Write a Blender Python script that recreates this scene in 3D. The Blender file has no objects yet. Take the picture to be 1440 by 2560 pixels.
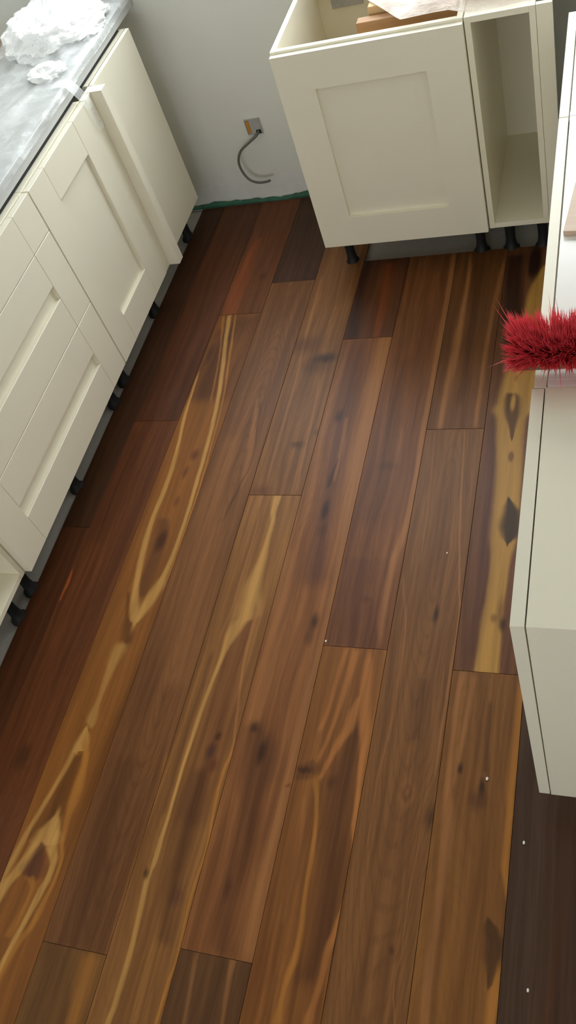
import bpy, bmesh, math, random
from mathutils import Vector, Matrix, noise

random.seed(7)
scene = bpy.context.scene
C = scene.collection

# ------------------------------------------------------------------ camera
CAM_H = 2.095
RIGHT = Vector((0.9351, 0.2204, -0.2773)).normalized()
DOWN = Vector((0.0130, -0.8037, -0.5949))
FWD = RIGHT.cross(DOWN).normalized()
DOWN = FWD.cross(RIGHT).normalized()
cam_data = bpy.data.cameras.new('camera')
cam = bpy.data.objects.new('camera', cam_data)
C.objects.link(cam)
M = Matrix((RIGHT, -DOWN, -FWD)).transposed().to_4x4()
M.translation = Vector((0, 0, CAM_H))
cam.matrix_world = M
cam_data.sensor_fit = 'VERTICAL'
cam_data.sensor_height = 24.0
cam_data.lens = 24.0 * 2222.95 / 2560.0
cam_data.clip_start = 0.02
scene.camera = cam

# ------------------------------------------------------------------ light
scene.view_settings.view_transform = 'Standard'
scene.view_settings.look = 'None'
scene.view_settings.gamma = 1.0
scene.view_settings.use_curve_mapping = False
scene.view_settings.exposure = 0.0
world = bpy.data.worlds.new('overcast_sky')
scene.world = world
world.use_nodes = True
bg = world.node_tree.nodes['Background']
bg.inputs['Color'].default_value = (0.92, 0.97, 1.0, 1)
bg.inputs['Strength'].default_value = 9.5
scene.cycles.max_bounces = 12
scene.cycles.diffuse_bounces = 8
scene.cycles.transparent_max_bounces = 16
scene.cycles.caustics_reflective = False
scene.cycles.caustics_refractive = False

# window openings, daylight enters here: (wall, along0, along1, z0, z1)
WALL_Y = 3.226
RX0, RX1, RY0, RZ1 = -2.45, 0.60, -4.20, 2.50
T = 0.16
WINDOWS = [('back', -2.05, 0.15, 1.05, 2.33),
           ('front', -1.95, 0.45, 0.95, 2.25)]  # front window is unseen, added as fill light for the cabinet fronts


def window_portal(wall, a0, a1, z0, z1):
    d = bpy.data.lights.new('window_portal', 'AREA')
    d.shape = 'RECTANGLE'
    d.size = a1 - a0
    d.size_y = z1 - z0
    d.cycles.is_portal = True
    o = bpy.data.objects.new('window_portal', d)
    am, zm = (a0 + a1) / 2, (z0 + z1) / 2
    if wall == 'back':
        o.location, o.rotation_euler = (am, WALL_Y + T + 0.01, zm), (math.radians(-90), 0, 0)
    elif wall == 'front':
        o.location, o.rotation_euler = (am, RY0 - T - 0.01, zm), (math.radians(90), 0, 0)
    else:
        o.location, o.rotation_euler = (RX1 + T + 0.01, am, zm), (math.radians(90), 0, math.radians(90))
    C.objects.link(o)


for w_ in WINDOWS:
    window_portal(*w_)

# ------------------------------------------------------------------ material helpers
def lin(r, g, b, k=1.0):
    f = lambda c: (c / 255 / 12.92) if c / 255 <= 0.04045 else ((c / 255 + 0.055) / 1.055) ** 2.4
    return (f(r) * k, f(g) * k, f(b) * k, 1.0)


class NT:
    """small helper that writes shader nodes as expressions"""
    def __init__(self, name):
        self.mat = bpy.data.materials.new(name)
        self.mat.use_nodes = True
        self.t = self.mat.node_tree
        self.bsdf = self.t.nodes['Principled BSDF']
        self.out = self.t.nodes['Material Output']

    def new(self, typ, **kw):
        n = self.t.nodes.new(typ)
        for k, v in kw.items():
            setattr(n, k, v)
        return n

    def put(self, sock, v):
        if isinstance(v, bpy.types.NodeSocket):
            self.t.links.new(v, sock)
        else:
            sock.default_value = v

    def m(self, op, a, b=None, c=None, clamp=False):
        n = self.new('ShaderNodeMath', operation=op)
        n.use_clamp = clamp
        for i, v in enumerate((a, b, c)):
            if v is not None:
                self.put(n.inputs[i], v)
        return n.outputs[0]

    def xyz(self, x, y, z=0.0):
        n = self.new('ShaderNodeCombineXYZ')
        for i, v in enumerate((x, y, z)):
            self.put(n.inputs[i], v)
        return n.outputs[0]

    def coords(self):
        tc = self.new('ShaderNodeTexCoord')
        s = self.new('ShaderNodeSeparateXYZ')
        self.t.links.new(tc.outputs['Object'], s.inputs[0])
        return s.outputs[0], s.outputs[1], s.outputs[2]

    def noise(self, vec, scale=1.0, detail=4.0, rough=0.55, dist=0.0):
        n = self.new('ShaderNodeTexNoise')
        self.put(n.inputs['Vector'], vec)
        n.inputs['Scale'].default_value = scale
        n.inputs['Detail'].default_value = detail
        n.inputs['Roughness'].default_value = rough
        n.inputs['Distortion'].default_value = dist
        return n.outputs[0]

    def mix(self, fac, a, b, blend='MIX'):
        n = self.new('ShaderNodeMix', data_type='RGBA', blend_type=blend)
        self.put(n.inputs[0], fac)
        self.put(n.inputs[6], a)
        self.put(n.inputs[7], b)
        return n.outputs[2]

    def step(self, v, a, b, to0=0.0, to1=1.0):
        n = self.new('ShaderNodeMapRange', interpolation_type='SMOOTHSTEP')
        self.put(n.inputs[0], v)
        for i, q in enumerate((a, b, to0, to1)):
            self.put(n.inputs[1 + i], q)
        return n.outputs[0]

    def curve(self, u, pts):
        n = self.new('ShaderNodeFloatCurve')
        c = n.mapping.curves[0]
        while len(c.points) > 2:
            c.points.remove(c.points[-1])
        c.points[0].location = pts[0]
        c.points[1].location = pts[-1]
        for p in pts[1:-1]:
            c.points.new(*p)
        for p in c.points:
            p.handle_type = 'AUTO_CLAMPED'
        n.mapping.update()
        self.put(n.inputs['Value'], u)
        return n.outputs[0]

    def bump(self, h, strength, dist=0.001):
        n = self.new('ShaderNodeBump')
        n.inputs['Strength'].default_value = strength
        n.inputs['Distance'].default_value = dist
        self.put(n.inputs['Height'], h)
        self.t.links.new(n.outputs[0], self.bsdf.inputs['Normal'])

    def set(self, **kw):
        names = dict(color='Base Color', rough='Roughness', spec='Specular IOR Level', metal='Metallic',
                     coat='Coat Weight', coat_rough='Coat Roughness', trans='Transmission Weight', alpha='Alpha')
        for k, v in kw.items():
            self.put(self.bsdf.inputs[names[k]], v)
        return self.mat


def painted(name, col, rough=0.4, var=0.03, scale=9.0, bump=0.0, bscale=300.0, spec=0.4):
    n = NT(name)
    x, y, z = n.coords()
    v = n.xyz(x, y, z)
    f = n.noise(v, scale, 4)
    dark = tuple(c * (1 - var * 2) for c in col[:3]) + (1,)
    lite = tuple(min(1, c * (1 + var)) for c in col[:3]) + (1,)
    n.set(color=n.mix(f, dark, lite), rough=rough, spec=spec)
    if bump:
        n.bump(n.noise(v, bscale, 3), bump, 0.0006)
    return n.mat


K = 1.02
CREAM = painted('cream_paint', (0.80, 0.762, 0.622, 1), 0.38, 0.015, 6, 0.05)
CARCASS = painted('cream_melamine', (0.83, 0.79, 0.64, 1), 0.24, 0.015, 5)
WORKTOP = painted('pale_grey_worktop', (0.50, 0.51, 0.50, 1), 0.3, 0.06, 20)
WHITE_TOP = painted('white_laminate', (0.86, 0.85, 0.81, 1), 0.2, 0.01, 5)
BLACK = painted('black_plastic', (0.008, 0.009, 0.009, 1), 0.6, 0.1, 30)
CEIL = painted('ceiling_paint', (0.88, 0.88, 0.86, 1), 0.8, 0.02, 2)
WALLP = painted('wall_plaster', (0.82, 0.82, 0.79, 1), 0.75, 0.02, 3, 0.2, 60)
UPVC = painted('white_upvc', (0.85, 0.85, 0.85, 1), 0.3, 0.01, 5)
CARD = painted('orange_card', lin(200, 140, 40), 0.7, 0.1, 60)
STEEL = painted('galvanised_steel', (0.46, 0.45, 0.44, 1), 0.45, 0.15, 80)
CABLE = painted('grey_cable_sheath', (0.13, 0.13, 0.115, 1), 0.5, 0.05, 30)
COPPER = painted('bare_copper', (0.55, 0.25, 0.12, 1), 0.35, 0.05, 40)
GROUND = painted('paving', (0.32, 0.31, 0.29, 1), 0.9, 0.2, 2)
CRUMB = painted('plaster_crumb_white', (0.85, 0.84, 0.80, 1), 0.8, 0.05, 300)


def concrete_mat():
    n = NT('bare_screed')
    x, y, z = n.coords()
    v = n.xyz(x, y, z)
    f = n.noise(v, 4, 6, 0.6)
    g = n.noise(v, 60, 4, 0.6)
    c = n.mix(f, (0.34, 0.325, 0.29, 1), (0.50, 0.48, 0.44, 1))
    c = n.mix(n.m('MULTIPLY', g, 0.35), c, (0.23, 0.22, 0.19, 1))
    n.set(color=c, rough=0.9)
    n.bump(g, 0.4, 0.002)
    return n.mat


def back_wall_mat():
    """painted plaster, scraped and unpainted along the foot of the wall"""
    n = NT('scuffed_wall_plaster')
    x, y, z = n.coords()
    v = n.xyz(x, y, z)
    f = n.noise(v, 3, 5)
    col = n.mix(f, (0.70, 0.71, 0.66, 1), (0.77, 0.77, 0.72, 1))
    edge = n.noise(n.xyz(n.m('MULTIPLY', x, 7.0), 0.0, n.m('MULTIPLY', z, 3.0)), 1.0, 5, 0.65)
    line = n.m('ADD', 0.05, n.m('MULTIPLY', edge, 0.17))
    bare = n.step(n.m('SUBTRACT', z, line), 0.006, -0.006)
    raw = n.mix(n.noise(v, 22, 6, 0.7), (0.62, 0.61, 0.58, 1), (0.86, 0.85, 0.82, 1))
    col = n.mix(n.m('MULTIPLY', bare, 0.75), col, raw)
    n.set(color=col, rough=0.8, spec=0.25)
    n.bump(n.noise(v, 45, 5, 0.6), 0.25, 0.002)
    return n.mat


def green_mat():
    n = NT('green_underlay_film')
    x, y, z = n.coords()
    f = n.noise(n.xyz(x, y, z), 24, 4, 0.6)
    n.set(color=n.mix(f, lin(20, 62, 44, 1.0), lin(62, 120, 92, 1.0)), rough=0.6)
    return n.mat


def film_mat(name, white, clear, tint=(0.90, 0.92, 0.92, 1), marks=False):
    """thin wrinkled polythene: part see-through, part milky, glossy"""
    n = NT(name)
    x, y, z = n.coords()
    v = n.xyz(x, y, z)
    n.set(color=tint, rough=0.16, spec=0.6)
    fine = n.noise(v, 38, 5, 0.6, 0.6)
    n.bump(fine, 0.35, 0.006)
    tr = n.new('ShaderNodeBsdfTransparent')
    tr.inputs['Color'].default_value = (0.97, 0.98, 0.98, 1)
    mx = n.new('ShaderNodeMixShader')
    f = n.step(n.noise(v, 9, 5, 0.6), 0.3, 0.7, clear, white)
    n.put(mx.inputs[0], f)
    n.t.links.new(tr.outputs[0], mx.inputs[1])
    n.t.links.new(n.bsdf.outputs[0], mx.inputs[2])
    n.t.links.new(mx.outputs[0], n.out.inputs['Surface'])
    if marks:
        d1 = n.m('ABSOLUTE', n.m('SUBTRACT', n.m('ADD', x, n.m('MULTIPLY', y, 0.10)), -1.86))
        band = n.step(d1, 0.018, 0.010)
        rng = n.m('MULTIPLY', n.step(y, 2.62, 2.64), n.step(y, 2.90, 2.86))
        txt = n.step(n.noise(n.xyz(n.m('MULTIPLY', x, 160), n.m('MULTIPLY', y, 60), 0.0), 1.0, 2), 0.5, 0.56)
        mk = n.m('MULTIPLY', n.m('MULTIPLY', band, rng), txt)
        n.put(n.bsdf.inputs['Base Color'], n.mix(n.m('MULTIPLY', mk, 0.8), tint, lin(190, 90, 90)))
    return n.mat


def timber_mat(name, a, b):
    n = NT(name)
    x, y, z = n.coords()
    g = n.noise(n.xyz(n.m('MULTIPLY', x, 6), n.m('MULTIPLY', y, 90), n.m('MULTIPLY', z, 60)), 1.0, 5, 0.6)
    n.set(color=n.mix(g, a, b), rough=0.55)
    return n.mat


CONCRETE = concrete_mat()
WALL_BACK = back_wall_mat()
GREEN = green_mat()
FILM = film_mat('milky_polythene', 0.50, 0.12, marks=True)
FILM_CLEAR = film_mat('clear_polythene', 0.45, 0.12)
FILM_PINK = film_mat('polythene_over_board', 0.75, 0.45, (0.76, 0.66, 0.57, 1))
TIMBER_BROWN = timber_mat('brown_oak', lin(138, 96, 54), lin(178, 134, 84))
TIMBER_TAN = timber_mat('tan_pine', lin(196, 160, 108), lin(222, 190, 140))
BOARD_PINK = timber_mat('pale_pinkish_beech', lin(200, 176, 152), lin(220, 198, 176))

# ------------------------------------------------------------------ wooden plank material
WOOD = (1.0, 1.06, 0.94, 1.0)


def wood_lin(v):
    return tuple(a * b for a, b in zip(lin(*v, K), WOOD))


TONE = {k: lin(*v, K * 1.04) for k, v in dict(
    pale=(186, 140, 76), amber=(160, 105, 45), amber2=(134, 84, 36), tan=(150, 100, 58), orange=(156, 78, 36),
    orange2=(160, 102, 52), dark=(66, 37, 20), brown=(98, 60, 32), purple=(80, 46, 36), black=(26, 15, 13),
    red=(88, 44, 24), olive=(78, 60, 30), sap=(174, 130, 64)).items()}


def plank_mat(base, feats, seed):
    n = NT('smoked_oak_plank')
    rnd = random.Random(seed)
    x, y, z = n.coords()
    ox, oy = rnd.uniform(-40, 40), rnd.uniform(-40, 40)
    w1 = n.noise(n.xyz(n.m('MULTIPLY_ADD', x, 9.0, ox), n.m('MULTIPLY_ADD', y, 1.6, oy)), 1.0, 2)
    xw = n.m('MULTIPLY_ADD', n.m('SUBTRACT', w1, 0.5), 0.045, x)
    grain = n.noise(n.xyz(n.m('MULTIPLY', xw, 48.0), n.m('MULTIPLY_ADD', y, 1.7, oy), ox), 1.0, 6, 0.62)
    fibre = n.noise(n.xyz(n.m('MULTIPLY', x, 420.0), n.m('MULTIPLY', y, 9.0), ox), 1.0, 3, 0.6)
    blot = n.noise(n.xyz(n.m('MULTIPLY_ADD', x, 7.0, ox), n.m('MULTIPLY_ADD', y, 2.0, oy)), 1.0, 3)
    b = base[:3]
    lo = (b[0] * 0.66, b[1] * 0.62, b[2] * 0.60, 1)
    hi = (b[0] * 1.32, b[1] * 1.36, b[2] * 1.38, 1)
    col = n.mix(n.step(grain, 0.25, 0.78), lo, hi)
    col = n.mix(n.m('MULTIPLY', n.step(blot, 0.5, 0.8), 0.35), col, (b[0] * 0.62, b[1] * 0.5, b[2] * 0.45, 1))
    # growth-ring (cathedral) figure
    cx, cy = base[4], base[5]
    cf = [f for f in feats if f[0] == 'c']
    amp = 0.22
    if cf:
        cx, cy, amp = cf[0][3], cf[0][4], 0.55
    dx = n.m('SUBTRACT', xw, cx)
    dy = n.m('MULTIPLY', n.m('SUBTRACT', y, cy), 0.10)
    d = n.m('SQRT', n.m('ADD', n.m('MULTIPLY', dx, dx), n.m('MULTIPLY', dy, dy)))
    d = n.m('MULTIPLY_ADD', w1, 0.03, d)
    ring = n.m('SINE', n.m('MULTIPLY', d, 900.0))
    ringm = n.m('MULTIPLY', n.step(ring, 0.2, 1.0), n.step(fibre, 0.25, 0.7))
    col = n.mix(n.m('MULTIPLY', ringm, amp), col, lo)
    # sapwood streaks, heartwood bands and knots that this plank has
    wob = n.noise(n.xyz(n.m('MULTIPLY', x, 60.0), n.m('MULTIPLY_ADD', y, 14.0, oy)), 1.0, 3)
    xf = n.m('MULTIPLY_ADD', n.m('SUBTRACT', wob, 0.5), 0.006, x)
    yf = n.m('MULTIPLY_ADD', n.m('SUBTRACT', wob, 0.5), 0.03, y)
    for f in feats:
        if f[0] == 'b':
            _, tone, op, soft, pts = f
            y0, y1 = pts[0][0], pts[-1][0]
            L = y1 - y0
            xs = [p[1] for p in pts]
            a0, a1 = min(xs) - 0.001, max(xs) + 0.001
            hmax = max(p[2] for p in pts) * 1.05
            u = n.m('DIVIDE', n.m('SUBTRACT', y, y0), L, clamp=True)
            cen = n.curve(u, [((p[0] - y0) / L, (p[1] - a0) / (a1 - a0)) for p in pts])
            hw = n.curve(u, [((p[0] - y0) / L, p[2] / hmax) for p in pts])
            cen = n.m('MULTIPLY_ADD', cen, a1 - a0, a0)
            hw = n.m('MULTIPLY', hw, hmax)
            t = n.m('DIVIDE', n.m('ABSOLUTE', n.m('SUBTRACT', xf, cen)), hw)
            mask = n.step(t, 1 + soft, max(0.0, 1 - soft))
            e = max(0.008, min(0.05, L * 0.06))
            gate = n.m('MULTIPLY', n.step(yf, y0 - e, y0 + e * 0.4), n.step(yf, y1 + e, y1 - e * 0.4))
            mask = n.m('MULTIPLY', mask, gate)
        elif f[0] == 'k':
            _, tone, op, soft, kx, ky, rx, ry = f
            ax = n.m('DIVIDE', n.m('SUBTRACT', xf, kx), rx)
            ay = n.m('DIVIDE', n.m('SUBTRACT', yf, ky), ry)
            t = n.m('SQRT', n.m('ADD', n.m('MULTIPLY', ax, ax), n.m('MULTIPLY', ay, ay)))
            mask = n.step(t, 1 + soft * 0.6, max(0.0, 1 - soft))
        else:
            continue
        tone_c = TONE[tone]
        tl = tuple(q * 0.82 for q in tone_c[:3]) + (1,)
        th = tuple(q * 1.12 for q in tone_c[:3]) + (1,)
        tc = n.mix(n.step(grain, 0.3, 0.7), tl, th)
        col = n.mix(n.m('MULTIPLY', mask, op), col, tc)
    col = n.mix(n.m('MULTIPLY', n.step(fibre, 0.55, 0.85), 0.22), col, lo)
    rough = n.m('MULTIPLY_ADD', fibre, 0.12, 0.37)
    n.set(color=col, rough=rough, spec=0.22)
    n.bump(fibre, 0.12, 0.0008)
    return n.mat


# ------------------------------------------------------------------ mesh helpers
def chamfer_box(bm, x0, x1, y0, y1, z0, z1, bev=0.0):
    r = bmesh.ops.create_cube(bm, size=1.0)
    vs = r['verts']
    for v in vs:
        v.co = Vector(((x0 + x1) / 2 + v.co.x * (x1 - x0), (y0 + y1) / 2 + v.co.y * (y1 - y0), (z0 + z1) / 2 + v.co.z * (z1 - z0)))
    if bev > 0:
        es = list({e for v in vs for e in v.link_edges})
        bmesh.ops.bevel(bm, geom=es, offset=bev, segments=1, affect='EDGES')


def obj(name, bm_or_mesh, mat, parent=None, off=(0, 0, 0), smooth=False):
    if isinstance(bm_or_mesh, bmesh.types.BMesh):
        me = bpy.data.meshes.new(name)
        bmesh.ops.translate(bm_or_mesh, verts=bm_or_mesh.verts, vec=-Vector(off))
        bmesh.ops.recalc_face_normals(bm_or_mesh, faces=bm_or_mesh.faces)
        bm_or_mesh.to_mesh(me)
        bm_or_mesh.free()
    else:
        me = bm_or_mesh
    if mat:
        me.materials.append(mat)
    if smooth:
        for p in me.polygons:
            p.use_smooth = True
    o = bpy.data.objects.new(name, me)
    C.objects.link(o)
    if parent:
        o.parent = parent
    return o


def box(name, b, mat, parent=None, off=(0, 0, 0), bev=0.0008):
    bm = bmesh.new()
    chamfer_box(bm, *b, bev)
    return obj(name, bm, mat, parent, off)


def thing(name, label, cat, loc=(0, 0, 0), group=None):
    o = bpy.data.objects.new(name, None)
    o.empty_display_size = 0.1
    o.location = loc
    C.objects.link(o)
    return tag(o, label, cat, group)


def tag(o, label, cat, group=None):
    o['label'] = label
    o['category'] = cat
    if group:
        o['group'] = group
    return o


def struct(o, label=None):
    o['kind'] = 'structure'
    if label:
        o['label'] = label
    return o


def tube(pts, r, seg=8, cap=True):
    """smooth tube through points (Catmull-Rom)"""
    P = [Vector(p) for p in pts]
    Q = []
    for i in range(len(P) - 1):
        p0, p1, p2, p3 = P[max(i - 1, 0)], P[i], P[i + 1], P[min(i + 2, len(P) - 1)]
        for k in range(6):
            t = k / 6
            Q.append(0.5 * (2 * p1 + (p2 - p0) * t + (2 * p0 - 5 * p1 + 4 * p2 - p3) * t * t + (3 * p1 - p0 - 3 * p2 + p3) * t ** 3))
    Q.append(P[-1])
    bm = bmesh.new()
    rings = []
    ref = Vector((0.3, 0.9, 0.2)).normalized()
    for i, q in enumerate(Q):
        d = (Q[min(i + 1, len(Q) - 1)] - Q[max(i - 1, 0)]).normalized()
        a = d.cross(ref).normalized()
        b = d.cross(a).normalized()
        rings.append([bm.verts.new(q + (a * math.cos(2 * math.pi * k / seg) + b * math.sin(2 * math.pi * k / seg)) * r) for k in range(seg)])
    for i in range(len(rings) - 1):
        for k in range(seg):
            bm.faces.new((rings[i][k], rings[i][(k + 1) % seg], rings[i + 1][(k + 1) % seg], rings[i + 1][k]))
    if cap:
        bm.faces.new(rings[0])
        bm.faces.new(rings[-1])
    return bm


def lathe(prof, cx, cy, seg=16):
    bm = bmesh.new()
    rings = [[bm.verts.new((cx + r * math.cos(2 * math.pi * k / seg), cy + r * math.sin(2 * math.pi * k / seg), z)) for k in range(seg)] for r, z in prof]
    for i in range(len(rings) - 1):
        for k in range(seg):
            bm.faces.new((rings[i][k], rings[i][(k + 1) % seg], rings[i + 1][(k + 1) % seg], rings[i + 1][k]))
    bm.faces.new(rings[0])
    bm.faces.new(rings[-1])
    return bm


ZB, ZT = 0.150, 0.868          # underside and top of the base cabinets
SUB = -0.014                   # level of the bare screed; planks are 14 mm thick

# ------------------------------------------------------------------ room shell
fl = box('floor', (RX0, RX1, RY0, WALL_Y, SUB - 0.10, SUB), CONCRETE, bev=0)
struct(fl, 'bare grey screed under the laid wooden planks')
SX0, SX1, SZ0, SZ1 = -1.462, -1.396, 0.312, 0.372      # socket box on the far wall


def wall_box(wall, a0, a1, d0, d1, z0, z1):
    """box on a wall: a = along it, d = depth from the room face outward"""
    if wall == 'back':
        return (a0, a1, WALL_Y + d0, WALL_Y + d1, z0, z1)
    if wall == 'front':
        return (a0, a1, RY0 - d1, RY0 - d0, z0, z1)
    if wall == 'right':
        return (RX1 + d0, RX1 + d1, a0, a1, z0, z1)
    return (RX0 - d1, RX0 - d0, a0, a1, z0, z1)


def wall(wall_name, a0, a1, mat, label=None):
    bm = bmesh.new()
    op = [w_ for w_ in WINDOWS if w_[0] == wall_name]
    if op:
        _, p0, p1, z0, z1 = op[0]
        for q in ((a0, p0, SUB, RZ1), (p1, a1, SUB, RZ1), (p0, p1, SUB, z0), (p0, p1, z1, RZ1)):
            chamfer_box(bm, *wall_box(wall_name, q[0], q[1], 0, T, q[2], q[3]))
    else:
        chamfer_box(bm, *wall_box(wall_name, a0, a1, 0, T, SUB, RZ1))
    return struct(obj('wall_' + wall_name, bm, mat), label)


wall('back', RX0 - T, RX1 + T, WALL_BACK, 'grey plastered wall with a scraped unpainted foot')
wall('left', RY0, WALL_Y, WALLP)
wall('right', RY0, WALL_Y, WALLP)
wall('front', RX0 - T, RX1 + T, WALLP)
struct(box('ceiling', (RX0 - T, RX1 + T, RY0 - T, WALL_Y + T, RZ1, RZ1 + 0.1), CEIL, bev=0))
gbm = bmesh.new()
for q in ((-9, 9, WALL_Y + T + 0.02, 14), (-9, 9, -12, RY0 - T - 0.02), (RX1 + T + 0.02, 9, RY0 - T - 0.02, WALL_Y + T + 0.02)):
    chamfer_box(gbm, *q, -0.5, -0.3)
struct(obj('ground', gbm, GROUND), 'paved ground outside the windows')

ng = NT('window_glass')
trn = ng.new('ShaderNodeBsdfTransparent')
gls = ng.new('ShaderNodeBsdfGlossy')
gls.inputs['Roughness'].default_value = 0.02
lw_ = ng.new('ShaderNodeLayerWeight')
fr_fac = ng.m('MULTIPLY_ADD', ng.m('POWER', lw_.outputs['Facing'], 5.0), 0.6, 0.04)
mxs = ng.new('ShaderNodeMixShader')
ng.t.links.new(fr_fac, mxs.inputs[0])
ng.t.links.new(trn.outputs[0], mxs.inputs[1])
ng.t.links.new(gls.outputs[0], mxs.inputs[2])
ng.t.links.new(mxs.outputs[0], ng.out.inputs['Surface'])
for wi, (wn, p0, p1, z0, z1) in enumerate(WINDOWS):
    fw = 0.06
    nl = 3 if p1 - p0 > 1.6 else 2
    pw = (p1 - p0 - fw) / nl
    bm = bmesh.new()
    chamfer_box(bm, *wall_box(wn, p0, p1, 0.06, 0.12, z0, z0 + fw))
    chamfer_box(bm, *wall_box(wn, p0, p1, 0.06, 0.12, z1 - fw, z1))
    for i in range(nl + 1):
        chamfer_box(bm, *wall_box(wn, p0 + i * pw, p0 + i * pw + fw, 0.06, 0.12, z0 + fw, z1 - fw))
    win = struct(obj('window_%d' % (wi + 1), bm, UPVC), 'white framed window in the ' + {'back': 'far', 'right': 'right-hand', 'front': 'near end, added as fill light in an unseen'}[wn] + ' wall')
    for i in range(nl):
        box('pane', wall_box(wn, p0 + i * pw + fw, p0 + (i + 1) * pw, 0.088, 0.092, z0 + fw, z1 - fw), ng.mat, win, bev=0)
    box('window_sill', wall_box(wn, p0 + 0.002, p1 - 0.002, -0.02, 0.06, z0 - 0.001, z0 + 0.02), UPVC, win, bev=0.003)

# green film edge turned up at the foot of the far wall
bm = bmesh.new()
top, bot = [], []
nx = 70
for i in range(nx + 1):
    px = -2.10 + (0.95 + 0.20) * 1.05 * i / nx
    h = 0.008 + 0.022 * (0.5 + 0.5 * noise.noise(Vector((px * 9, 0.3, 0)))) + 0.009 * noise.noise(Vector((px * 35, 2.3, 0)))
    if -1.50 < px < -1.40:
        h *= 0.55
    yo = WALL_Y - 0.004 - 0.004 * (0.5 + 0.5 * noise.noise(Vector((px * 14, 7, 0))))
    top.append(bm.verts.new((px, yo, max(0.006, h))))
    bot.append(bm.verts.new((px, WALL_Y - 0.016, 0.0008)))
for i in range(nx):
    bm.faces.new((bot[i], bot[i + 1], top[i + 1], top[i]))
tr1 = obj('trim_1', bm, GREEN, smooth=True)
sol = tr1.modifiers.new('thickness', 'SOLIDIFY')
sol.thickness = 0.0012
struct(tr1, 'ragged green underlay film turned up along the wall foot')

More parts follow.
